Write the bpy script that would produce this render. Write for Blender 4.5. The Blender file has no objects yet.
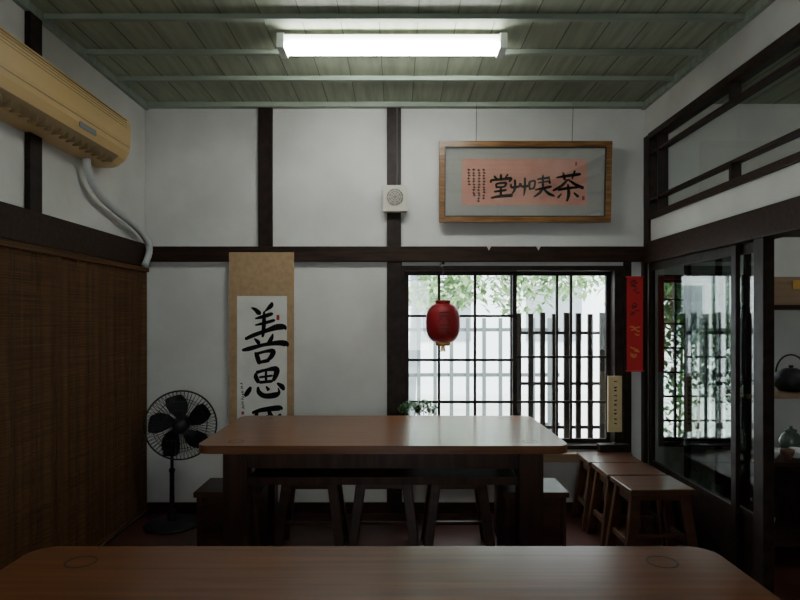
import bpy, math, random
from mathutils import Vector, Matrix
random.seed(7)
F=600.0; HC=1.40; VX=397.0; VY=318.0; D=4.32
def X(px,d=D): return (px-VX)*d/F
def Z(py,d=D): return HC-(py-VY)*d/F
CEIL=Z(104); XL=X(145); XR=X(645)

# ---------------------------------------------------------------- materials
def mat(name,col,rough=0.6,col2=None,scale=(1,1,1),nscale=5,detail=4,bump=0,metal=0,spec=0.5,bscale=None,lo=0.35,hi=0.65,coat=0,trans=0):
    m=bpy.data.materials.new(name); m.use_nodes=True
    nt=m.node_tree; b=nt.nodes['Principled BSDF']
    b.inputs['Base Color'].default_value=(*col,1); b.inputs['Roughness'].default_value=rough
    b.inputs['Metallic'].default_value=metal; b.inputs['Specular IOR Level'].default_value=spec
    b.inputs['Coat Weight'].default_value=coat; b.inputs['Coat Roughness'].default_value=0.12
    if col2 is not None or bump:
        tc=nt.nodes.new('ShaderNodeTexCoord'); mp=nt.nodes.new('ShaderNodeMapping')
        mp.inputs['Scale'].default_value=scale
        nt.links.new(tc.outputs['Object'],mp.inputs['Vector'])
        n=nt.nodes.new('ShaderNodeTexNoise'); n.inputs['Scale'].default_value=nscale; n.inputs['Detail'].default_value=detail
        nt.links.new(mp.outputs[0],n.inputs['Vector'])
        if col2 is not None:
            r=nt.nodes.new('ShaderNodeValToRGB')
            r.color_ramp.elements[0].position=lo; r.color_ramp.elements[1].position=hi
            r.color_ramp.elements[0].color=(*col,1); r.color_ramp.elements[1].color=(*col2,1)
            nt.links.new(n.outputs['Fac'],r.inputs['Fac']); nt.links.new(r.outputs[0],b.inputs['Base Color'])
        if bump:
            bp=nt.nodes.new('ShaderNodeBump'); bp.inputs['Strength'].default_value=bump; bp.inputs['Distance'].default_value=0.01
            nt.links.new(n.outputs['Fac'],bp.inputs['Height']); nt.links.new(bp.outputs[0],b.inputs['Normal'])
    return m
def glass(name,gl=0.1,tint=(0.95,0.97,0.96),rough=0.0):
    m=bpy.data.materials.new(name); m.use_nodes=True; nt=m.node_tree; nt.nodes.clear()
    o=nt.nodes.new('ShaderNodeOutputMaterial'); t=nt.nodes.new('ShaderNodeBsdfTransparent'); t.inputs[0].default_value=(*tint,1)
    g=nt.nodes.new('ShaderNodeBsdfGlossy'); g.inputs['Roughness'].default_value=rough
    x=nt.nodes.new('ShaderNodeMixShader'); x.inputs[0].default_value=gl
    nt.links.new(t.outputs[0],x.inputs[1]); nt.links.new(g.outputs[0],x.inputs[2]); nt.links.new(x.outputs[0],o.inputs[0])
    return m
def emis(name,col,s):
    m=bpy.data.materials.new(name); m.use_nodes=True; nt=m.node_tree; nt.nodes.clear()
    o=nt.nodes.new('ShaderNodeOutputMaterial'); e=nt.nodes.new('ShaderNodeEmission')
    e.inputs[0].default_value=(*col,1); e.inputs[1].default_value=s; nt.links.new(e.outputs[0],o.inputs[0]); return m

M_wall=mat('plaster',(0.55,0.55,0.525),0.9,(0.65,0.65,0.62),nscale=2.2,bump=0.08,spec=0.2)
M_dark=mat('dark_timber',(0.010,0.006,0.004),0.5,(0.024,0.013,0.009),(3,3,3),6,spec=0.2)
M_darkx=mat('dark_timber_beam',(0.014,0.007,0.0045),0.5,(0.036,0.017,0.010),(1,10,10),4,spec=0.18)
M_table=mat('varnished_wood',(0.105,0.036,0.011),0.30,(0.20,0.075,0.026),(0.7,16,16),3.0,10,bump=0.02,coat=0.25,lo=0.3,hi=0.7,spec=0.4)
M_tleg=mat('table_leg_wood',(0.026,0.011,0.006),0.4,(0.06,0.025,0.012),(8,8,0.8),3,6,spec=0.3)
M_stool=mat('stool_wood',(0.045,0.018,0.009),0.35,(0.095,0.040,0.019),(1,9,3),4,6,coat=0.15,spec=0.35)
M_ring=mat('inlay_dark',(0.02,0.009,0.006),0.4)
M_floor=mat('floor_tile',(0.055,0.018,0.013),0.4,(0.085,0.028,0.02),nscale=6,bump=0.03)
M_ceil=mat('ceiling_green',(0.25,0.285,0.20),0.6,(0.35,0.39,0.28),(8,0.7,1),3,bump=0.05)
M_ceilb=mat('ceiling_batten_green',(0.23,0.28,0.22),0.55,(0.31,0.36,0.29),(0.7,8,1),3)
M_joint=mat('ceiling_joint',(0.12,0.14,0.10),0.7)
M_ac=mat('aircon_plastic',(0.60,0.41,0.17),0.45)
M_acd=mat('aircon_grille',(0.28,0.20,0.10),0.5)
M_blk=mat('black_plastic',(0.009,0.009,0.010),0.4,spec=0.3)
M_hose=mat('white_hose',(0.50,0.52,0.52),0.5)
M_tan=mat('scroll_silk',(0.33,0.215,0.115),0.8,(0.39,0.265,0.15),nscale=30)
M_paper=mat('scroll_paper',(0.62,0.62,0.58),0.9,(0.68,0.68,0.64),nscale=10)
M_ink=mat('ink',(0.008,0.008,0.009),0.8,spec=0.1)
M_seal=mat('seal_red',(0.4,0.03,0.02),0.8)
M_red=mat('banner_red',(0.50,0.010,0.013),0.6)
M_gold=mat('gold',(0.65,0.36,0.08),0.4,metal=0.3)
M_frame=mat('frame_wood',(0.10,0.042,0.012),0.3,(0.27,0.13,0.035),(1.2,14,14),4)
M_pink=mat('pink_paper',(0.60,0.30,0.23),0.85,(0.66,0.35,0.27),nscale=8)
M_mat=mat('mount_cloth',(0.40,0.41,0.38),0.85)
M_cream=mat('speaker_cream',(0.48,0.46,0.39),0.5)
M_grey=mat('speaker_grille',(0.18,0.17,0.15),0.6)
M_wire=mat('wire',(0.1,0.1,0.1),0.5)
M_bam=mat('sill_wood',(0.20,0.13,0.075),0.35,(0.27,0.18,0.11),(1,8,8),4)
M_leaf=mat('leaf_green',(0.02,0.075,0.015),0.5,(0.08,0.20,0.04),nscale=3)
M_soil=mat('clay',(0.12,0.05,0.03),0.7)
M_iron=mat('cast_iron',(0.02,0.02,0.022),0.5,metal=0.4,bump=0.3,nscale=40)
M_cer=mat('ceramic',(0.7,0.7,0.68),0.2)
M_jar=mat('celadon_jar',(0.12,0.15,0.11),0.25)
M_brn=mat('brown_clay',(0.10,0.045,0.025),0.4)
M_ground=mat('paving',(0.5,0.5,0.48),0.9,(0.6,0.6,0.57),nscale=3)
M_ext=mat('exterior_render',(0.70,0.73,0.74),0.9)
M_extd=mat('exterior_grey',(0.22,0.25,0.27),0.8)
M_extf=mat('garden_fence_grey',(0.10,0.12,0.12),0.8)
M_leaf2=mat('tree_leaf',(0.10,0.20,0.07),0.6,(0.26,0.40,0.18),nscale=2)
M_glass=glass('window_glass',0.06)
M_pglass=glass('partition_glass',0.12,(0.74,0.78,0.76),0.01)
M_fglass=glass('picture_glass',0.09,(0.97,0.97,0.97),0.02)
M_tube=emis('tube_light',(0.97,1.0,0.95),54)
M_fill_rear=emis('rear_fill_tube',(0.97,1.0,0.94),3)  # unseen tubes behind the camera, added as weak fill
M_fill_side=emis('side_fill_tube',(0.97,1.0,0.94),26)  # unseen tubes added to brighten the adjoining room's walls
M_fix=mat('fixture_white',(0.75,0.77,0.75),0.4)
def lantern_mat():
    m=bpy.data.materials.new('lantern_red'); m.use_nodes=True; nt=m.node_tree; b=nt.nodes['Principled BSDF']
    b.inputs['Base Color'].default_value=(0.28,0.006,0.012,1); b.inputs['Roughness'].default_value=0.5
    o=nt.nodes['Material Output']; t=nt.nodes.new('ShaderNodeBsdfTranslucent'); t.inputs[0].default_value=(0.40,0.01,0.015,1)
    x=nt.nodes.new('ShaderNodeMixShader'); x.inputs[0].default_value=0.2
    nt.links.new(b.outputs[0],x.inputs[1]); nt.links.new(t.outputs[0],x.inputs[2]); nt.links.new(x.outputs[0],o.inputs[0]); return m
M_lant=lantern_mat()
def blind_mat():
    m=bpy.data.materials.new('bamboo_blind'); m.use_nodes=True; nt=m.node_tree; b=nt.nodes['Principled BSDF']; b.inputs['Roughness'].default_value=0.7
    b.inputs['Specular IOR Level'].default_value=0.2
    tc=nt.nodes.new('ShaderNodeTexCoord'); mp=nt.nodes.new('ShaderNodeMapping'); mp.inputs['Scale'].default_value=(1,1,90)
    n=nt.nodes.new('ShaderNodeTexNoise'); n.inputs['Scale'].default_value=2.2; n.inputs['Detail'].default_value=4
    r=nt.nodes.new('ShaderNodeValToRGB'); r.color_ramp.elements[0].color=(0.035,0.015,0.006,1); r.color_ramp.elements[1].color=(0.14,0.065,0.024,1)
    r.color_ramp.elements[0].position=0.3; r.color_ramp.elements[1].position=0.7
    w=nt.nodes.new('ShaderNodeTexWave'); w.bands_direction='Z'; w.inputs['Scale'].default_value=60; w.inputs['Distortion'].default_value=0.4
    bp=nt.nodes.new('ShaderNodeBump'); bp.inputs['Strength'].default_value=0.4; bp.inputs['Distance'].default_value=0.004
    L=nt.links; L.new(tc.outputs['Object'],mp.inputs[0]); L.new(mp.outputs[0],n.inputs[0]); L.new(n.outputs['Fac'],r.inputs[0]); L.new(r.outputs[0],b.inputs['Base Color'])
    L.new(tc.outputs['Object'],w.inputs[0]); L.new(w.outputs['Fac'],bp.inputs['Height']); L.new(bp.outputs[0],b.inputs['Normal'])
    return m
M_blind=blind_mat()

# ---------------------------------------------------------------- mesh builder
class B:
    def __init__(s): s.v=[];s.f=[];s.m=[];s.s=[];s.mats=[]
    def mi(s,m):
        if m not in s.mats: s.mats.append(m)
        return s.mats.index(m)
    def add(s,vs,fs,m,sm=False,M=None):
        o=len(s.v); i=s.mi(m)
        for p in vs:
            p=Vector(p)
            if M is not None: p=M@p
            s.v.append(tuple(p))
        for f in fs: s.f.append([o+k for k in f]); s.m.append(i); s.s.append(sm)
    def box(s,x0,x1,y0,y1,z0,z1,m,M=None):
        s.hexa([(x0,y0,z0),(x1,y0,z0),(x1,y1,z0),(x0,y1,z0)],[(x0,y0,z1),(x1,y0,z1),(x1,y1,z1),(x0,y1,z1)],m,M)
    def hexa(s,b,t,m,M=None):
        s.add(list(b)+list(t),[(3,2,1,0),(4,5,6,7),(0,1,5,4),(1,2,6,5),(2,3,7,6),(3,0,4,7)],m,False,M)
    def beam(s,p,q,w,h,m,up=(0,0,1)):
        p=Vector(p);q=Vector(q);d=(q-p).normalized();u=Vector(up)
        a=d.cross(u)
        if a.length<1e-4: a=d.cross(Vector((1,0,0)))
        a.normalize(); c=a.cross(d).normalized(); a=a*w/2;c=c*h/2
        s.hexa([p-a-c,p+a-c,p+a+c,p-a+c],[q-a-c,q+a-c,q+a+c,q-a+c],m)
    def lathe(s,prof,m,M=None,n=32,sm=True):
        vs=[];fs=[]
        for r,z in prof:
            for k in range(n):
                a=2*math.pi*k/n; vs.append((r*math.cos(a),r*math.sin(a),z))
        for i in range(len(prof)-1):
            for k in range(n):
                k2=(k+1)%n; fs.append((i*n+k,i*n+k2,(i+1)*n+k2,(i+1)*n+k))
        s.add(vs,fs,m,sm,M)
    def tube(s,pts,r,m,n=8,M=None,closed=False,caps=True):
        pts=[Vector(p) for p in pts]; N=len(pts); vs=[];fs=[]; prev=None
        for i in range(N):
            if closed: t=pts[(i+1)%N]-pts[i-1]
            else: t=pts[min(i+1,N-1)]-pts[max(i-1,0)]
            t.normalize()
            if prev is None:
                a=t.orthogonal().normalized()
            else:
                a=(prev-t*prev.dot(t)).normalized()
            prev=a; b=t.cross(a); rr=r[i] if isinstance(r,(list,tuple)) else r
            for k in range(n):
                g=2*math.pi*k/n; vs.append(pts[i]+a*rr*math.cos(g)+b*rr*math.sin(g))
        for i in range(N if closed else N-1):
            j=(i+1)%N
            for k in range(n):
                k2=(k+1)%n; fs.append((i*n+k,i*n+k2,j*n+k2,j*n+k))
        if caps and not closed: fs.append(tuple(range(n))[::-1]); fs.append(tuple((N-1)*n+k for k in range(n)))
        s.add(vs,fs,m,n>4,M)
    def extrude(s,poly,fn,a,b,m,sm=False):
        n=len(poly); vs=[fn(p,a) for p in poly]+[fn(p,b) for p in poly]
        fs=[tuple(range(n))[::-1],tuple(range(n,2*n))]+[(i,(i+1)%n,n+(i+1)%n,n+i) for i in range(n)]
        s.add(vs,fs,m,sm)
    def stroke(s,pts,fn,m,ws=1.0):
        P=[]
        for i in range(len(pts)-1):
            p0=pts[max(i-1,0)];p1=pts[i];p2=pts[i+1];p3=pts[min(i+2,len(pts)-1)]
            for k in range(6):
                t=k/6; P.append([0.5*((2*p1[j])+(-p0[j]+p2[j])*t+(2*p0[j]-5*p1[j]+4*p2[j]-p3[j])*t*t+(-p0[j]+3*p1[j]-3*p2[j]+p3[j])*t**3) for j in range(3)])
        P.append(list(pts[-1])); N=len(P); vs=[];fs=[]
        wmin=0.15*max(p[2] for p in pts)
        for i,p in enumerate(P):
            q0=P[max(i-1,0)];q1=P[min(i+1,N-1)];dx=q1[0]-q0[0];dy=q1[1]-q0[1];L=math.hypot(dx,dy) or 1
            w=max(p[2],wmin)/2*ws*(1 if 0<i<N-1 else .6); nx,ny=-dy/L*w,dx/L*w
            vs+= [fn(p[0]+nx,p[1]+ny),fn(p[0]-nx,p[1]-ny)]
        for i in range(N-1): fs.append((2*i,2*i+1,2*i+3,2*i+2))
        s.add(vs,fs,m)
    def done(s,name,loc=(0,0,0),rot=(0,0,0),bevel=0):
        me=bpy.data.meshes.new(name); me.from_pydata(s.v,[],s.f)
        for m in s.mats: me.materials.append(m)
        me.polygons.foreach_set('material_index',s.m); me.polygons.foreach_set('use_smooth',s.s); me.update()
        o=bpy.data.objects.new(name,me); bpy.context.collection.objects.link(o); o.location=loc; o.rotation_euler=rot
        if bevel:
            b=o.modifiers.new('bevel','BEVEL'); b.width=bevel; b.segments=2; b.limit_method='ANGLE'; b.angle_limit=math.radians(50)
        return o
def dup(o,loc,rot=(0,0,0)):
    n=bpy.data.objects.new(o.name.split('.')[0],o.data); bpy.context.collection.objects.link(n); n.location=loc; n.rotation_euler=rot
    for md in o.modifiers:
        if md.type=='BEVEL':
            b=n.modifiers.new('bevel','BEVEL'); b.width=md.width; b.segments=md.segments; b.limit_method='ANGLE'; b.angle_limit=md.angle_limit
    return n
T=Matrix.Translation; R=Matrix.Rotation

# ---------------------------------------------------------------- room shell
YB=-2.4; XO=4.3
b=B(); b.box(XL-0.1,XO+0.1,YB-0.1,D+0.15,-0.1,0,M_floor); b.done('floor')
b=B(); b.box(XL-0.1,XO+0.1,YB-0.1,D+0.15,CEIL,CEIL+0.05,M_ceil)
x=XL+0.12
while x<XO:
    b.box(x,x+0.005,YB,D,CEIL-0.003,CEIL,M_joint); x+=0.2
b.done('ceiling')
k=0
for y in [3.05,3.45,3.83,2.66,2.27,1.88,1.49,1.1,0.7,0.3,-0.1,-0.5,-0.9,-1.3,-1.7]:
    k+=1; b=B(); b.box(XL,XR-0.001,y-0.017,y+0.017,CEIL-0.028,CEIL,M_ceilb); b.done(f'trim_{k}',bevel=0.002)
def trim(x0,x1,y0,y1,z0,z1,m=M_dark,bev=0.003):
    global k; k+=1; b=B(); b.box(x0,x1,y0,y1,z0,z1,m); return b.done(f'trim_{k}',bevel=bev)
trim(XL+0.03,XR-0.03,D-0.05,D,CEIL-0.035,CEIL,M_ceilb)
trim(XL,XL+0.03,YB,D,CEIL-0.045,CEIL,M_ceilb)
trim(XR-0.03,XR,YB,D,CEIL-0.045,CEIL,M_ceilb)

WX0,WX1,WZ0,WZ1=X(402),X(622),Z(449),Z(266)
SX0,SX1,SZ0,SZ1=1.88,2.50,Z(446),Z(275)
b=B(); y0,y1=D,D+0.12
b.box(XL-0.1,WX0,y0,y1,0,CEIL,M_wall); b.box(WX0,WX1,y0,y1,0,WZ0,M_wall); b.box(WX0,WX1,y0,y1,WZ1,CEIL,M_wall)
b.box(WX1,SX0,y0,y1,0,CEIL,M_wall); b.box(SX0,SX1,y0,y1,0,SZ0,M_wall); b.box(SX0,SX1,y0,y1,SZ1,CEIL,M_wall); b.box(SX1,XO,y0,y1,0,CEIL,M_wall)
b.done('wall_back')
b=B(); b.box(XL-0.1,XL,YB,D,0,CEIL,M_wall); b.done('wall_left')
RW=0.6
b=B(); b.box(XL-0.1,-RW,YB-0.1,YB,0,CEIL,M_wall); b.box(RW,XO,YB-0.1,YB,0,CEIL,M_wall); b.box(-RW,RW,YB-0.1,YB,0,0.8,M_wall); b.box(-RW,RW,YB-0.1,YB,2.1,CEIL,M_wall); b.done('wall_rear')
b=B(); b.box(XO,XO+0.1,YB-0.1,D+0.12,0,CEIL,M_wall); b.done('wall_outer')
BZ0,BZ1=Z(262),Z(247)
TZ0,TZ1=Z(222),Z(138); XT=XR+0.06
b=B(); b.box(XR,XT,YB,D,TZ1,CEIL,M_wall); b.box(XR,XT,YB,D,BZ1,TZ0,M_wall)
b.box(XR,XT,YB,0.9,TZ0,TZ1,M_wall); b.box(XR,XT,YB,1.2,0,BZ1,M_wall); b.done('wall_right')

ya=D-0.03
trim(XL,XR,ya-0.012,D,BZ0,BZ1,M_darkx)
trim(X(259),X(273),ya,D,BZ1,CEIL-0.035); trim(X(387),X(401),ya,D,BZ1,CEIL-0.035)
trim(X(387),X(402),ya,D,0,BZ0)
trim(X(623),X(630),ya,D,0.0,BZ0); trim(X(641),XR,ya-0.02,D,0,BZ0)
b=B(); b.box(XL+0.02,X(387),D-0.02,D,0,0.075,M_darkx); b.box(X(402),X(623),D-0.02,D,0,0.075,M_darkx); b.done('baseboard_back',bevel=0.003)
trim(XL,XL+0.035,YB,D-0.045,Z(268),Z(245),M_darkx)
for d in (2.97,): trim(XL,XL+0.03,d-0.05,d+0.05,Z(245),CEIL-0.045)
trim(XL,XL+0.03,0.9,1.02,Z(245),CEIL-0.045)
trim(XL,XL+0.03,1.9,2.02,Z(245),CEIL-0.045)
trim(XR-0.035,XT+0.02,1.2,D-0.055,Z(264),Z(244),M_darkx)
trim(XR-0.012,XT+0.012,D-0.1,D-0.001,Z(244),TZ1)
b=B(); xa,xb=XR-0.02,XT+0.01; T0,T1=0.9,D-0.1
b.box(xa,xb,T0,T1,TZ1-0.04,TZ1,M_darkx); b.box(xa,xb,T0,T1,TZ0,TZ0+0.04,M_darkx)
for z in (TZ0+0.14,TZ1-0.14): b.box(xa+0.015,xb-0.025,T0,T1,z-0.009,z+0.009,M_darkx)
for d in (3.2,2.3,1.5):
    b.box(xa+0.01,xb-0.025,d-0.012,d+0.012,TZ0+0.04,TZ0+0.14,M_dark); b.box(xa+0.01,xb-0.025,d-0.012,d+0.012,TZ1-0.14,TZ1-0.04,M_dark)
b.box(xa+0.01,xb-0.01,T1-0.14,T1-0.12,TZ0+0.04,TZ1-0.04,M_dark)
b.box(XR+0.03,XR+0.034,T0,T1,TZ0+0.04,TZ1-0.04,M_glass)
b.done('window_2')

def sash(b,x0,x1,y,z0,z1,vs,hs,fr=0.035,mt=0.014,g=True,th=0.03):
    b.box(x0,x0+fr,y,y+th,z0,z1,M_dark); b.box(x1-fr,x1,y,y+th,z0,z1,M_dark)
    b.box(x0+fr,x1-fr,y,y+th,z1-fr,z1,M_dark); b.box(x0+fr,x1-fr,y,y+th,z0,z0+fr,M_dark)
    for v in vs: b.box(v-mt/2,v+mt/2,y+0.004,y+th-0.004,z0+fr,z1-fr,M_dark)
    for h in hs: b.box(x0+fr,x1-fr,y+0.006,y+th-0.006,h-mt/2,h+mt/2,M_dark)
    if g: b.box(x0+fr,x1-fr,y+0.013,y+0.016,z0+fr,z1-fr,M_glass)
b=B(); e=0.02
b.box(WX0,WX0+e,D-0.02,D+0.12,WZ0,WZ1,M_dark); b.box(WX1-e-0.04,WX1,D-0.02,D+0.12,WZ0,WZ1,M_dark)
b.box(WX0+e,WX1-e-.04,D-0.02,D+0.12,WZ1-0.035,WZ1,M_dark); b.box(WX0+e,WX1-e-.04,D-0.02,D+0.12,WZ0,WZ0+0.03,M_dark)
a0,a1=WX0+e,WX1-e-0.04; mid=X(515)
sash(b,a0,mid+0.02,D+0.03,WZ0+0.03,WZ1-0.035,[X(439,4.36),X(475,4.36)],[Z(316,4.36),Z(360,4.36),Z(402,4.36)],0.03,0.019)
sash(b,mid-0.02,a1,D+0.07,WZ0+0.03,WZ1-0.035,[X(557,4.4),X(571,4.4)],[Z(357,4.4),Z(402,4.4)],0.03,0.017)
b.done('window_1')
b=B(); dl=4.62; xx=X(519,dl)
while xx<X(628,dl):
    b.box(xx-0.019,xx+0.019,dl,dl+0.025,-0.25,Z(314,dl)+random.uniform(0,0.02),M_dark); xx+=0.092
for py in (333,384,428): b.box(X(512,dl),X(632,dl),dl+0.025,dl+0.045,Z(py,dl)-0.012,Z(py,dl)+0.012,M_dark)
b.done('wooden_fence')
b=B(); dl=6.6; xx=-0.3
while xx<1.7:
    b.box(xx-0.02,xx+0.02,dl,dl+0.03,-0.25,Z(318,dl),M_extf); xx+=0.18
for z in (0.2,0.75,1.25): b.box(-0.4,1.8,dl+0.03,dl+0.07,z,z+0.04,M_extf)
b.done('garden_fence')
b=B(); b.box(X(402),X(627),D-0.11,D-0.03,WZ0-0.07,WZ0-0.01,M_bam); b.done('trim_sill',bevel=0.004)

b=B()
b.box(SX0,SX0+0.03,D-0.02,D+0.12,SZ0,SZ1,M_dark); b.box(SX1-0.03,SX1,D-0.02,D+0.12,SZ0,SZ1,M_dark)
b.box(SX0+.03,SX1-.03,D-0.02,D+0.12,SZ1-0.03,SZ1,M_dark); b.box(SX0+.03,SX1-.03,D-0.02,D+0.12,SZ0,SZ0+0.03,M_dark)
sash(b,SX0+0.03,SX1-0.03,D+0.03,SZ0+0.03,SZ1-0.03,[SX0+0.03+(SX1-SX0-0.06)*i/5 for i in range(1,5)],[SZ0+(SZ1-SZ0)*i/7 for i in range(1,7)],0.025,0.014)
b.done('window_3')

def door(n,y0,y1,xc,mids):
    b=B(); z0,z1=0.02,Z(264)-0.004; t=0.012; fr=0.045
    b.box(xc-t,xc+t,y0,y0+fr,z0,z1,M_dark); b.box(xc-t,xc+t,y1-fr,y1,z0,z1,M_dark)
    b.box(xc-t,xc+t,y0+fr,y1-fr,z1-0.05,z1,M_dark); b.box(xc-t,xc+t,y0+fr,y1-fr,z0,z0+0.06,M_dark)
    b.box(xc-t,xc+t,y0+fr,y1-fr,0.36,0.40,M_dark); b.box(xc-t*.5,xc+t*.5,y0+fr,y1-fr,z0+0.06,0.36,M_dark)
    for m in mids: b.box(xc-t*.8,xc+t*.8,m-0.01,m+0.01,0.40,z1-0.05,M_dark)
    b.box(xc-0.002,xc+0.002,y0+fr,y1-fr,0.40,z1-0.05,M_pglass)
    b.done(f'door_{n}')
door(1,3.17,D-0.06,XR+0.0155,[])
door(2,2.975,3.8,XR+0.0435,[])
trim(XR-0.025,XR+0.03,2.885,2.965,0,Z(264))
trim(XR-0.0,XT,2.97,D-0.06,0,0.018)

b=B(); vs=[];fs=[]; n=260; yA,yB=1.2,D-0.05; zt,zb=Z(268)-0.005,0.06
for i in range(n+1):
    y=yA+(yB-yA)*i/n; xo=XL+0.03+0.006*math.sin(y*2*math.pi/0.085)+0.005*math.sin(y*2*math.pi/0.31+1)
    vs+=[(xo,y,zb),(xo,y,zt)]
for i in range(n): fs.append((2*i,2*i+1,2*i+3,2*i+2))
b.add(vs,fs,M_blind,True)
b.box(XL+0.006,XL+0.05,yA,yB,zt-0.03,zt,M_blind); b.box(XL+0.018,XL+0.042,yA,yB,zb-0.02,zb,M_blind)
y=yA+0.05
while y<yB:
    b.box(XL+0.042,XL+0.044,y,y+0.004,zb,zt-0.03,M_ring); y+=0.17
b.done('bamboo_blind')

# ---------------------------------------------------------------- tables
def rrect(x0,x1,y0,y1,r,n=8):
    p=[]
    for cx,cy,a in ((x1-r,y1-r,0),(x0+r,y1-r,90),(x0+r,y0+r,180),(x1-r,y0+r,270)):
        for i in range(n+1):
            t=math.radians(a+90*i/n); p.append((cx+r*math.cos(t),cy+r*math.sin(t)))
    return p
def table(cx,cy):
    b=B(); w,h=0.955,0.475
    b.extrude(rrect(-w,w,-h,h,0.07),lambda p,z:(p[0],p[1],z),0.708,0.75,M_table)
    for sx in (-1,1):
        for sy in (-1,1):
            x=sx*(w-0.18); y=sy*(h-0.11); 
            b.lathe([(0.035,0.7502),(0.035,0.7508),(0.042,0.7508),(0.042,0.7502)],M_ring,T((x,y,0)),24)
            lx=sx*0.77; ly=sy*0.355
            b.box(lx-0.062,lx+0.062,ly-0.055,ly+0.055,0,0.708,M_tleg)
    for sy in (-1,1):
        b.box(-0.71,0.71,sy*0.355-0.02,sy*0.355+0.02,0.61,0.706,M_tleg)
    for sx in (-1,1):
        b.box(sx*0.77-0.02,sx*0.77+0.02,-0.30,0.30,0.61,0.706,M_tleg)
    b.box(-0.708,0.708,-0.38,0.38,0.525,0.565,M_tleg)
    return b.done('wooden_dining_table',(cx,cy,0),bevel=0.006)
t1=table(-0.072,3.05+0.475); t2=dup(t1,(-0.068,1.71-0.475,0))

# ---------------------------------------------------------------- stools
def stool(loc,rot=0):
    b=B(); w,dp=0.18,0.15
    b.box(-w,w,-dp,dp,0.425,0.455,M_stool)
    tx,ty,bx,by=0.135,0.105,0.19,0.135
    for sx in (-1,1):
        for sy in (-1,1):
            t=(sx*tx,sy*ty);q=(sx*bx,sy*by);a,c=0.028,0.018
            b.hexa([(q[0]-a,q[1]-c,0),(q[0]+a,q[1]-c,0),(q[0]+a,q[1]+c,0),(q[0]-a,q[1]+c,0)],[(t[0]-a,t[1]-c,.425),(t[0]+a,t[1]-c,.425),(t[0]+a,t[1]+c,.425),(t[0]-a,t[1]+c,.425)],M_stool)
    for sy in (-1,1): b.box(-0.125,0.125,sy*0.107-0.009,sy*0.107+0.009,0.385,0.425,M_stool)
    for sx in (-1,1):
        b.box(sx*0.14-0.009,sx*0.14+0.009,-0.1,0.1,0.36,0.425,M_stool)
        b.box(sx*0.172-0.011,sx*0.172+0.011,-0.115,0.115,0.13,0.165,M_stool)
    b.box(-0.165,0.165,-0.012,0.012,0.137,0.158,M_stool)
    return b.done('wooden_stool',loc,(0,0,rot),bevel=0.004)
def boxstool(loc):
    b=B(); w,dp=0.18,0.15
    b.box(-w,w,-dp,dp,0.425,0.455,M_stool)
    for sx in (-1,1): b.box(sx*0.155-0.012,sx*0.155+0.012,-0.135,0.135,0,0.425,M_stool)
    for sy in (-1,1): b.box(-0.143,0.143,sy*0.115-0.01,sy*0.115+0.01,0.05,0.425,M_stool)
    return b.done('wooden_box_stool',loc,bevel=0.004)
s0=stool((X(312,3.67),3.67,0))
for px,d in ((384,3.67),(457,3.67)): dup(s0,(X(px,d),d,0))
bs=boxstool((-0.925,3.40,0)); dup(bs,(0.755,3.40,0))
for i,d in enumerate((3.45,3.77,4.08)): dup(s0,(1.46-0.01*i,d,0),(0,0,0.03*(1-i)))

# ---------------------------------------------------------------- fan
b=B(); fx,fy,fz=X(172,4.06),4.06,Z(425,4.06)
b.lathe([(0,0.035),(0.03,0.035),(0.10,0.028),(0.175,0.016),(0.185,0.008),(0.185,0),(0,0)],M_blk,None,40)
b.lathe([(0.03,0.03),(0.028,0.09),(0.016,0.11),(0.016,0.36),(0.02,0.36),(0.02,0.38),(0.011,0.385),(0.011,fz-0.12)],M_blk,None,20)
b.box(-0.04,0.04,-0.05,0.03,fz-0.2,fz-0.10,M_blk)
H=T((0.06,-0.0,fz))@R(math.radians(14),4,'Z')@R(math.radians(90),4,'X')
b.tube([(0,0,fz-0.11),(0.03,0.03,fz-0.05),(0.055,0.06,fz)],0.018,M_blk)
b.lathe([(0,-0.15),(0.04,-0.145),(0.055,-0.12),(0.058,-0.04),(0.045,-0.03),(0,-0.03)],M_blk,H,24)
Rg=0.232
def ring(r,z,t): b.tube([(r*math.cos(a*math.pi/20),r*math.sin(a*math.pi/20),z) for a in range(40)],t,M_blk,5,H,True)
ring(Rg,0.01,0.006)
ring(0.17,0.062,0.002); ring(0.11,0.072,0.002); ring(0.17,-0.04,0.002)
for i in range(56):
    a=2*math.pi*i/56; c,s=math.cos(a),math.sin(a); sw=0.25
    c0,s0_=math.cos(a-sw),math.sin(a-sw)
    b.tube([(Rg*c,Rg*s,0.01),(0.222*c,0.222*s,0.036),(0.17*c,0.17*s,0.062),(0.11*c,0.11*s,0.072),(0.045*c0,0.045*s0_,0.075)],0.0017,M_blk,4,H)
    b.tube([(Rg*c,Rg*s,0.01),(0.17*c,0.17*s,-0.04),(0.055*c,0.055*s,-0.05)],0.0017,M_blk,4,H)
b.lathe([(0,0.082),(0.035,0.08),(0.048,0.072),(0.048,0.068),(0,0.068)],M_blk,H,24)
b.lathe([(0,0.05),(0.03,0.045),(0.036,0.02),(0.036,-0.02),(0,-0.02)],M_blk,H,24)
for i in range(5):
    a=2*math.pi*i/5+0.3; vs=[];fs=[];nu,nv=7,6
    for u in range(nu):
        r=0.03+0.175*u/(nu-1); wd=0.27+0.40*math.sin(math.pi*min(1,(u/(nu-1))*0.8+0.15))
        for v in range(nv):
            q=v/(nv-1)-0.5; th=a+q*2*wd*0.75+0.25*u/(nu-1); vs.append((r*math.cos(th),r*math.sin(th),0.01+q*0.045))
    for u in range(nu-1):
        for v in range(nv-1): fs.append((u*nv+v,u*nv+v+1,(u+1)*nv+v+1,(u+1)*nv+v))
    b.add(vs,fs,M_blk,True,H)
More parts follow.
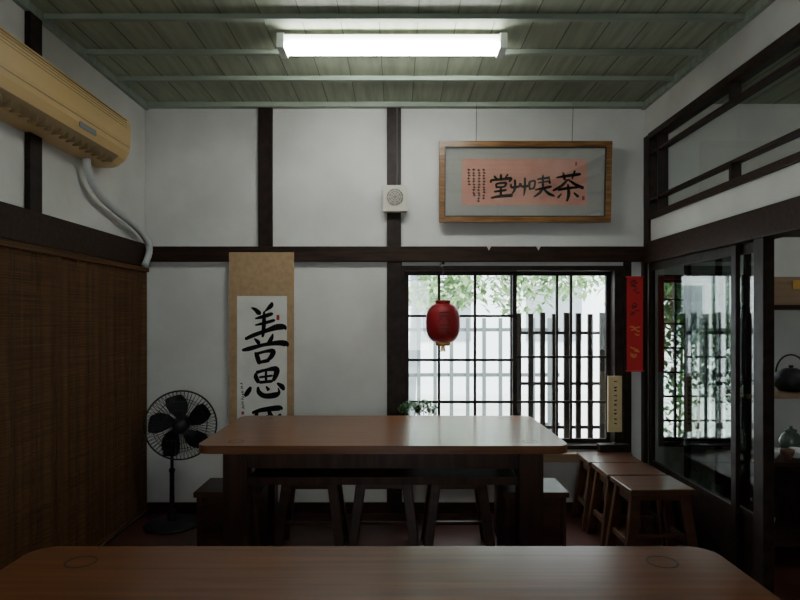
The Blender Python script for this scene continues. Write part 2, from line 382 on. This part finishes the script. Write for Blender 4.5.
b.done('pedestal_fan',(fx,fy,0))

# ---------------------------------------------------------------- air conditioner
b=B(); ax=XL; zt=2.615; hgt=0.31
prof=[(0.002,0),(0.10,0.0),(0.135,0.012),(0.175,0.045),(0.20,0.09),(0.207,0.14),(0.207,0.25),(0.197,0.285),(0.17,0.305),(0.13,0.31),(0.002,0.31)]
f=lambda p,y:(ax+p[0],y,zt-hgt+p[1])
b.extrude(prof,f,2.35,3.62,M_ac)
b.box(ax+0.2072,ax+0.2085,2.37,3.60,zt-hgt+0.115,zt-hgt+0.119,M_acd)
for zz in (0.27,0.255,0.24,0.225): b.box(ax+0.2,ax+0.2085,2.40,3.57,zt-hgt+zz-0.002,zt-hgt+zz+0.001,M_acd)
b.hexa([f((0.137,0.006),2.45),f((0.182,0.046),2.45),f((0.182,0.046),3.52),f((0.137,0.006),3.52)],[f((0.133,0.010),2.45),f((0.178,0.050),2.45),f((0.178,0.050),3.52),f((0.133,0.010),3.52)],M_acd)
for i in range(16):
    y=2.5+i*0.064; b.box(ax+0.115,ax+0.165,y,y+0.004,zt-hgt-0.004,zt-hgt+0.03,M_acd)
b.box(ax+0.2065,ax+0.2095,3.05,3.22,zt-hgt+0.07,zt-hgt+0.10,mat('display_grey',(0.15,0.17,0.2),0.3),T((-0.008,0,0)))
o=b.done('air_conditioner',bevel=0.004)
hx=XL+0.06
P=[(hx-0.005,3.40,2.303),(hx-.005,3.405,2.26),(hx,3.43,2.21),(hx,3.49,2.155),(hx,3.62,2.10),(hx,3.85,2.05),(hx,4.08,2.00),(hx+0.01,4.20,1.93),(hx+0.012,4.22,1.87),(hx+0.01,4.18,1.80),(hx+0.01,4.15,1.765)]
Q=[]
for i in range(len(P)-1):
    p0,p1,p2,p3=[Vector(P[max(0,min(len(P)-1,i+q))]) for q in (-1,0,1,2)]
    for kk in range(6):
        t=kk/6; Q.append(0.5*((2*p1)+(-p0+p2)*t+(2*p0-5*p1+4*p2-p3)*t*t+(-p0+3*p1-3*p2+p3)*t**3))
Q.append(Vector(P[-1]))
b=B(); b.tube(Q,[0.022+0.0015*(i%2) for i in range(len(Q))],M_hose,12); b.done('aircon_hose')

# ---------------------------------------------------------------- fluorescent fixture and added fill lights
def fixture(cx,cy,mt):
    b=B(); L=0.61
    b.extrude([(-0.05,0),(0.05,0),(0.03,-0.035),(-0.03,-0.035)],lambda p,x:(x,p[0],p[1]),-L,L,M_fix)
    for sy in (-1,1):
        yy=sy*0.045
        b.tube([(-0.575,yy,-0.055),(0.575,yy,-0.055)],0.016,mt,14)
    for sx in (-1,1): b.box(sx*0.593-0.019,sx*0.593+0.019,-0.07,0.07,-0.078,-0.0,M_fix)
    return b.done('fluorescent_ceiling_or_fill_light',(cx,cy,CEIL-0.028))
fixture(X(392,3.2),3.25,M_tube); fixture(-0.02,-0.9,M_fill_rear); fixture(3.1,2.2,M_fill_side)  # first is the room's lamp; rear and side ones are added, unseen fill

# ---------------------------------------------------------------- hanging scroll
dS=D-0.045
def W(px,py,d): return (X(px,d),d,Z(py,d))
b=B()
b.box(X(229,dS),X(294,dS),dS,dS+0.002,Z(445,dS),Z(251,dS),M_tan)
b.box(X(237,dS),X(287,dS),dS-0.001,dS,Z(432,dS),Z(296,dS),M_paper)
b.tube([W(227,446,dS),W(296,446,dS)],0.012,M_dark,12); b.tube([W(229,251,dS),W(294,251,dS)],0.007,M_dark,10)
fn=lambda u,v:(X(u,dS-0.002),dS-0.002,Z(v,dS-0.002))
S1=[
[(251,309,1),(255,311,3.5),(259,315,4.5),(260,317,1)],[(272,303,1.5),(271,307,4.5),(266,312,2),(263,315,.6)],
[(255,321,1.5),(262,319,3.5),(271,316,3.5),(273,315,1)],[(255,328,1.5),(263,326,3),(273,323,3),(275,322,1)],
[(264,313,2),(264,325,4),(263,338,3),(262,341,1)],
[(245,343,3),(253,339,4),(266,334,4),(277,330,6),(284,330,5),(286,333,1)],
[(254,342,1),(258,346,4),(259,349,2)],[(273,337,1),(271,343,4),(266,349,1)],
[(242,355,2.5),(250,353,4.5),(264,349,3.5),(278,347,5),(286,348,5.5),(288,351,1)],
[(255,357,2),(257,361,4.5),(259,368,4),(260,370,1)],[(256,359,3),(266,356,3),(273,356,5),(271,362,4.5),(266,367,2)],[(259,368,3),(268,366,3.5),(270,366,1)]]
S2=[
[(256,377,2),(256,382,4.5),(259,388,3.5)],[(256,377,3.5),(266,374,3),(276,373,5.5),(276,379,5),(273,386,3)],[(259,382,2.3),(273,380,2.3)],[(266,375,2.3),(266,386,2.6)],[(259,387.5,3),(273,386,3)],
[(251,392,2),(249,396,4.5),(246,401,4),(246,403,1)],[(258,392,2),(259,398,4.5),(265,402,5),(275,401,5.5),(279,398,3),(278,393,.8)],[(266,391.5,1.5),(269,396,4)],[(277,388,2),(282,392,5),(284,396,2)]]
S3=[
[(252,414,3),(262,411,4.5),(279,409,5.5),(282,411,1)],[(257,413,3),(255,422,5),(249,431,2)],[(260,420,3),(270,418,4),(268,427,4)],[(268,408.5,2),(271,417,5),(279,429,5),(283,426,1.5)],[(281,415,3),(272,424,3),(262,431,1.5)]]
for st in S1: b.stroke([(u,302+(v-303)*0.93,w) for u,v,w in st],fn,M_ink,1.05)
for st in S2: b.stroke([(u,369+(v-373)*0.93,w) for u,v,w in st],fn,M_ink,1.05)
for st in S3: b.stroke([(u,v-1,w) for u,v,w in st],fn,M_ink,1.0)
for i in range(12):
    u=242+random.uniform(-.6,.6)+i*0.1; v=384+i*2.2; b.stroke([(u-1.3,v,0.5),(u,v+random.uniform(-.8,.8),0.9),(u+1.3,v+0.6,0.5)],fn,M_ink)
b.box(X(276.5,dS),X(279.5,dS),dS-0.002,dS-0.0012,Z(320,dS),Z(315,dS),M_seal)
b.box(X(241.5,dS),X(244,dS),dS-0.002,dS-0.0012,Z(414.5,dS),Z(411.5,dS),M_seal)
b.done('hanging_calligraphy_scroll')

# ---------------------------------------------------------------- framed calligraphy
b=B(); dF=4.22; cx0,cx1=X(439,dF),X(611,dF); zz0,zz1=Z(222,dF),Z(142,dF); wF=cx1-cx0; hF=zz1-zz0; fr=0.038
b.box(0,wF,0,0.03,0,fr,M_frame); b.box(0,wF,0,0.03,hF-fr,hF,M_frame); b.box(0,fr,0,0.03,fr,hF-fr,M_frame); b.box(wF-fr,wF,0,0.03,fr,hF-fr,M_frame)
g=0.007
b.box(fr,wF-fr,0.004,0.02,fr,fr+g,M_ring); b.box(fr,wF-fr,0.004,0.02,hF-fr-g,hF-fr,M_ring); b.box(fr,fr+g,0.004,0.02,fr,hF-fr,M_ring); b.box(wF-fr-g,wF-fr,0.004,0.02,fr,hF-fr,M_ring)
b.box(fr,wF-fr,0.020,0.028,fr,hF-fr,M_mat)
s_=dF/F
U=lambda u:(u-439)*s_
V=lambda v:(222-v)*s_
b.box(U(462),U(587),0.0185,0.020,V(205),V(159),M_pink)
fn=lambda u,v:(U(u),0.018,V(v))
K=[
[(556,176,1.5),(568,174,3),(581,172,3)],[(563,170,2),(565,179,3)],[(575,168,2.5),(572,178,1.5)],[(568,178,2),(562,185,3),(553,191,2)],[(568,178,2),(576,184,3),(584,188,3.5)],[(558,190,2),(568,188,3),(579,187,2)],[(568,183,2),(569,195,3.5),(567,203,2)],[(562,194,1.5),(558,199,2.5)],[(574,193,2),(579,198,3)],
[(529,181,2),(530,190,2)],[(529,181,2),(535,180,2),(534,189,2)],[(530,189,2),(534,188,2)],[(537,178,2),(550,176,2.5)],[(538,182,1.5),(549,180,2)],[(543,173,2),(543,186,2.5)],[(535,190,2),(552,186,3)],[(544,186,2),(540,193,3),(534,198,1.5)],[(544,189,2),(549,194,3),(555,197,2)],[(549,174,1),(550,183,2.5)],
[(511,183,1.5),(512,187,2.5),(519,186,2.5),(520,182,1.5)],[(515,178,2),(515,189,2.5),(511,196,1)],[(521,182,1.5),(522,186,2.5),(529,185,2.5),(530,181,1.5)],[(525,176,2),(525,188,2.5),(524,197,1)],
[(501,172,2),(501,178,3)],[(494,174,2),(497,178,2.5)],[(508,172,2),(505,177,1.5)],[(491,182,2),(492,179,2.5),(502,178,2.5),(511,177,3),(509,181,1.5)],[(496,183,2),(497,188,2.5)],[(496,183,2),(506,182,2.5),(504,187,2)],[(497,187,2),(504,186.5,2)],[(494,192,2),(507,190,2.5)],[(501,187,2),(501,198,3)],[(491,199,2),(501,197,3),(513,196,3.5)]]
for st in K: b.stroke([(u,185+(v-185)*.88+.5,w) for u,v,w in st],fn,M_ink,1.0)
for c,(u0,n0) in enumerate(((484,11),(479,12),(474,10),(469,6))):
    for i in range(n0):
        u=u0+random.uniform(-.4,.4); v=170+i*2.8
        b.stroke([(u-1.5,v,0.7),(u+.1,v+random.uniform(-1,1),1.2),(u+1.5,v+0.6,0.7)],fn,M_ink)
        b.stroke([(u+.2,v-1,0.7),(u-.3,v+1.4,1.0)],fn,M_ink)
b.box(U(582.5),U(585),0.0178,0.0184,V(200),V(196),M_seal); b.box(U(575),U(577),0.0178,0.0184,V(166),V(162),M_seal)
b.box(fr,wF-fr,0.012,0.0135,fr,hF-fr,M_fglass)
for u in (476,572): b.tube([(U(u),0.032,hF-0.05),(U(u),0.012,CEIL-0.035-zz0-0.004)],0.0022,M_wire,6)
b.done('framed_calligraphy',(cx0,dF,zz0),(math.radians(3.0),0,0))
for px in (488,537):
    b=B(); b.extrude([(-0.016,0.0),(0.016,0.0),(0,-0.03)],lambda p,y:(X(px)+p[0],y,BZ1+p[1]+0.0),D-0.048,D-0.043,M_cream); b.done('triangle_hook')

# ---------------------------------------------------------------- speaker
b=B(); dd=D-0.10; b.box(X(383,dd),X(407,dd),dd,D-0.03,Z(211,dd),Z(185,dd),M_cream)
sc=T((X(395,dd),dd,Z(197,dd)))@R(math.radians(90),4,'X')
b.lathe([(0,0.004),(0.055,0.003),(0.06,0.0),(0.06,-0.001)],M_grey,sc,32)
for r in (0.015,0.03,0.045,0.06): b.lathe([(r-0.002,0.003),(r-0.001,0.006),(r+0.001,0.006),(r+0.002,0.003)],M_cream,sc,32)
for i in range(8):
    a=i*math.pi/4; b.beam(sc@Vector((0.015*math.cos(a),0.015*math.sin(a),0.005)),sc@Vector((0.06*math.cos(a),0.06*math.sin(a),0.004)),0.003,0.003,M_cream)
b.tube([(X(397),D-0.034,Z(186,dd)),(X(397),D-0.034,CEIL-0.037)],0.004,M_wire,6)
b.done('wall_speaker',bevel=0.002)

# ---------------------------------------------------------------- lantern
b=B(); dL=4.10
M_lchar=mat('lantern_char',(0.10,0.008,0.008),0.6)
nseg=24; n=48; vs=[];fs=[]
for i in range(nseg+1):
    t=i/nseg; z=-0.135+0.27*t; q=abs(2*t-1); r=0.045+0.072*(1-q**2.6)**0.55
    for kk in range(n):
        a=2*math.pi*kk/n; rr=r*(1-0.018*(kk%2)); vs.append((rr*math.cos(a),rr*math.sin(a),z))
for i in range(nseg):
    for kk in range(n): fs.append((i*n+kk,i*n+(kk+1)%n,(i+1)*n+(kk+1)%n,(i+1)*n+kk))
b.add(vs,fs,M_lant,True)
for z0 in (-0.155,0.13): b.lathe([(0,z0),(0.05,z0),(0.052,z0+0.004),(0.052,z0+0.022),(0.05,z0+0.025),(0,z0+0.025)],M_lant if z0>0 else M_gold,None,32)
b.tube([(0.0,0,0.155),(0,0,Z(266,dL)-Z(323,dL)+0.02)],0.0015,M_wire,6)
b.tube([(-0.04,0,0.15),(-0.02,0,0.18),(0,0,0.19),(0.02,0,0.18),(0.04,0,0.15)],0.002,M_wire,6)
for i in range(14):
    a=i*2*math.pi/14; b.tube([(0.012*math.cos(a),0.012*math.sin(a),-0.155),(0.016*math.cos(a),0.016*math.sin(a),-0.195)],0.0025,M_gold,4)
def lf(u,v):
    a=-math.pi/2+u; rr=0.1185; return (rr*math.cos(a),rr*math.sin(a),v)
for oy in (0.045,-0.04):
    for st in [[(-.3,.025,.008),(.3,.028,.010)],[(0,.04,.01),(0,-.03,.012)],[(-.3,-.0,.008),(.25,.003,.009)],[(-.1,-.01,.01),(-.35,-.035,.008)],[(.1,-.01,.01),(.35,-.035,.01)]]:
        b.stroke([(u,v+oy,w) for u,v,w in st],lf,M_lchar)
b.done('red_paper_lantern',(X(443,dL),dL,Z(323,dL)))
b=B(); b.box(X(443,dL)-0.01,X(443,dL)+0.01,dL-0.008,D-0.042,Z(266,dL)+0.012,Z(266,dL)+0.028,M_dark); b.done('lantern_hook')

# ---------------------------------------------------------------- red banner & plaque
b=B(); dB=D-0.06; b.box(X(627,dB),X(643,dB),dB,dB+0.003,Z(371,dB),Z(277,dB),M_red)
fn=lambda u,v:(X(u,dB-0.0015),dB-0.0015,Z(v,dB-0.0015))
b.tube([W(626,277,dB),W(644,277,dB)],0.005,M_red,8); b.tube([W(626,371,dB),W(644,371,dB)],0.005,M_red,8)
M_bg=mat('banner_gold',(0.6,0.22,0.05),0.5)
for c in range(4):
    v=288+c*21
    for _ in range(7):
        u=635+random.uniform(-3,3); w=v+random.uniform(-6,6)
        b.stroke([(u-2.5,w,1),(u,w+random.uniform(-2,2),1.5),(u+2.5,w+random.uniform(-2,2),1)],fn,M_bg if c>1 else M_lchar)
b.done('red_spring_couplet')
b=B(); dP=D-0.09
b.box(X(608,dP),X(622,dP),dP,dP+0.015,Z(432,dP),Z(376,dP),mat('plaque_paper',(0.55,0.42,0.22),0.7,(0.62,0.49,0.28),nscale=12))
fn=lambda u,v:(X(u,dP-0.001),dP-0.001,Z(v,dP-0.001))
b.tube([(X(615,dP),dP+0.008,Z(376,dP)),(X(615,dP),dP+0.03,Z(366,dP))],0.002,M_wire,6)
for i in range(10):
    v=382+i*4.6
    for _ in range(2):
        w=v+random.uniform(-1.2,1.2); b.stroke([(614,w,0.4),(615.5,w+random.uniform(-1,1),0.8),(617,w+random.uniform(-1,1),0.4)],fn,M_ink)
b.done('calligraphy_plaque',bevel=0.001)

b=B(); x0,x1=X(600,4.22),X(632,4.22); z=WZ0-0.01
b.box(x0,x1-0.02,4.215,4.285,z,z+0.05,M_dark); b.box(x0-0.005,x1-0.015,4.21,4.288,z+0.05,z+0.062,M_dark); b.lathe([(0,0),(0.02,0),(0.012,0.012),(0,0.014)],M_iron,T(((x0+x1)/2,4.25,z+0.062)),16)
b.done('tea_caddy_box',bevel=0.003)

def leaves(b,c,r,n,sz,m=M_leaf):
    for _ in range(n):
        p=Vector((random.gauss(0,1),random.gauss(0,1),random.gauss(0,1))).normalized()*(random.random()**0.4)
        p=Vector((p.x*r[0],p.y*r[1],p.z*r[2]))+Vector(c)
        s=sz*random.uniform(.6,1.3); Mx=T(p)@R(random.uniform(0,6.3),4,'Z')@R(random.uniform(-1,1),4,'X')
        b.add([(0,-s,0),(s*.4,-.1*s,s*.12),(0,s,0),(-s*.4,-.1*s,s*.12)],[(0,1,2),(0,2,3)],m,False,Mx)
def plant(px):
    b=B()
    b.lathe([(0,0),(0.026,0),(0.036,0.10),(0.038,0.105),(0.034,0.105),(0.032,0.09),(0,0.09)],M_soil,None,20)
    for i in range(7):
        a=i*0.9; top=Vector((0.055*math.cos(a),0.03*math.sin(a),0.30+0.02*(i%3)))
        b.tube([(0,0,0.09),(top.x*.4,top.y*.4,0.2),top],0.002,M_leaf,5); leaves(b,top,(0.04,0.025,0.035),34,0.018)
    b.done('potted_plant',(X(px,4.25),4.25,WZ0-0.01))
plant(411); plant(425)

# ---------------------------------------------------------------- adjoining room
b=B(); sx0,sx1,sy0,sy1=1.95,3.0,3.35,3.68
SH=[Z(460,3.4),Z(393,3.4),Z(305,3.4),1.92,0.15]
for x in (sx0,sx1): 
    for y in (sy0,sy1-0.03): b.box(x,x+0.03,y,y+0.03,0,1.95,M_dark)
for z in SH: b.box(sx0,sx1+0.03,sy0-0.005,sy1+0.005,z-0.025,z,M_bam if z==SH[1] else M_darkx)
b.box(sx0+0.03,sx1,sy1-0.012,sy1-0.002,0.0,SH[0]-0.025,M_dark)
b.done('tea_shelf',bevel=0.002)
b=B(); 
b.lathe([(0,0),(0.06,0),(0.088,0.03),(0.096,0.065),(0.085,0.10),(0.05,0.12),(0.048,0.124),(0.03,0.132),(0,0.134)],M_iron,None,32)
b.lathe([(0,0.15),(0.012,0.148),(0.014,0.14),(0.006,0.132)],M_iron,None,12)
b.tube([(0.085,0,0.06),(0.12,0,0.085),(0.14,0,0.115)],[0.018,0.013,0.009],M_iron,10)
b.tube([(0.075*math.cos(t),0,0.10+0.11*math.sin(t)) for t in [math.pi*i/12 for i in range(13)]],0.005,M_iron,8)
b.done('cast_iron_teapot',(X(791,3.5),3.5,SH[1]+.001),(0,0,2.6))
def cup(x,y,z,m=M_cer):
    b=B(); b.lathe([(0,0.002),(0.018,0),(0.02,0.006),(0.034,0.03),(0.037,0.055),(0.034,0.055),(0.031,0.03),(0,0.01)],m,None,24); b.done('tea_cup',(x,y,z+.001))
def jar(x,y,z,s=1.0,m=M_jar):
    b=B(); b.lathe([(0,0),(0.035*s,0),(0.055*s,0.03*s),(0.06*s,0.07*s),(0.045*s,0.11*s),(0.03*s,0.12*s),(0.034*s,0.128*s),(0.034*s,0.135*s),(0.012*s,0.142*s),(0.012*s,0.155*s),(0,0.157*s)],m,None,28); b.done('tea_jar',(x,y,z+.001))
cup(X(751,3.45),3.43,SH[1]); cup(2.09,3.58,SH[1],M_brn)
cup(X(773,3.45),3.45,SH[0]); cup(X(784,3.45),3.42,SH[0],M_brn); cup(X(796,3.45),3.45,SH[0])
jar(2.06,3.58,SH[0],0.9); jar(2.2,3.6,SH[0],0.8,M_brn); jar(2.36,3.6,SH[0],1.0)
jar(2.06,3.5,SH[2],1.0,M_brn); jar(2.46,3.5,SH[1],1.1)
for px in (776,790): cup(X(px,3.4),3.6,SH[4])
b=B(); b.box(0,0.26,0,0.2,0,0.13,M_bam); b.box(-0.005,0.265,-0.005,0.205,0.13,0.16,M_bam); b.box(0.11,0.15,-0.008,-0.004,0.09,0.14,M_gold); b.done('wooden_storage_box',(X(773,3.42),3.42,SH[2]+.001),bevel=0.003)

# ---------------------------------------------------------------- exterior
b=B(); b.box(-12,16,D+0.13,30,-0.35,-0.25,M_ground); b.box(-12,16,-14,YB-0.12,-0.35,-0.25,M_ground); b.done('ground')
b=B(); b.box(-6,12,13,13.3,-0.25,3.0,M_ext)
for x in (-3,0.4,2.8,6): b.box(x,x+1.2,12.97,13.0,0.9,2.1,M_extd)
b.box(-6.2,12.2,12.6,13.5,3.0,3.15,M_extd); b.done('neighbouring_house')
b=B()
for i in range(26):
    leaves(b,(random.uniform(2.4,3.9),random.uniform(5.2,5.9),random.uniform(0.1,1.9)),(0.38,0.3,0.38),420,0.05)
for i in range(8): b.tube([(2.4+i*.17,5.5,-0.25),(2.45+i*.17,5.5,1.4)],0.012,M_soil,6)
b.done('garden_shrub')
b=B(); b.tube([(0.2,9.5,-0.25),(0.3,9.5,1.6),(0.2,9.5,3.2)],[0.08,0.07,0.05],M_extd,10)
for i in range(15): leaves(b,(random.uniform(0.0,3.2),random.uniform(9,10),random.uniform(1.7,3.2)),(0.6,0.5,0.35),170,0.10,M_leaf2)
b.done('garden_tree')

# ---------------------------------------------------------------- world / light / camera
w=bpy.data.worlds.new('World'); bpy.context.scene.world=w; w.use_nodes=True
bg=w.node_tree.nodes['Background']; bg.inputs[0].default_value=(0.88,0.95,1.0,1); bg.inputs[1].default_value=9.0
sun=bpy.data.lights.new('sun','SUN'); sun.energy=12.0; sun.angle=0.3; so=bpy.data.objects.new('sun',sun); so.rotation_euler=(math.radians(32),math.radians(15),0); bpy.context.collection.objects.link(so)
cam=bpy.data.cameras.new('camera'); co=bpy.data.objects.new('camera',cam); bpy.context.collection.objects.link(co)
co.location=(0,0,HC); co.rotation_euler=(math.pi/2,0,0); cam.sensor_width=36; cam.lens=27; cam.shift_x=3/800; cam.shift_y=18/800; cam.clip_start=0.05
bpy.context.scene.camera=co
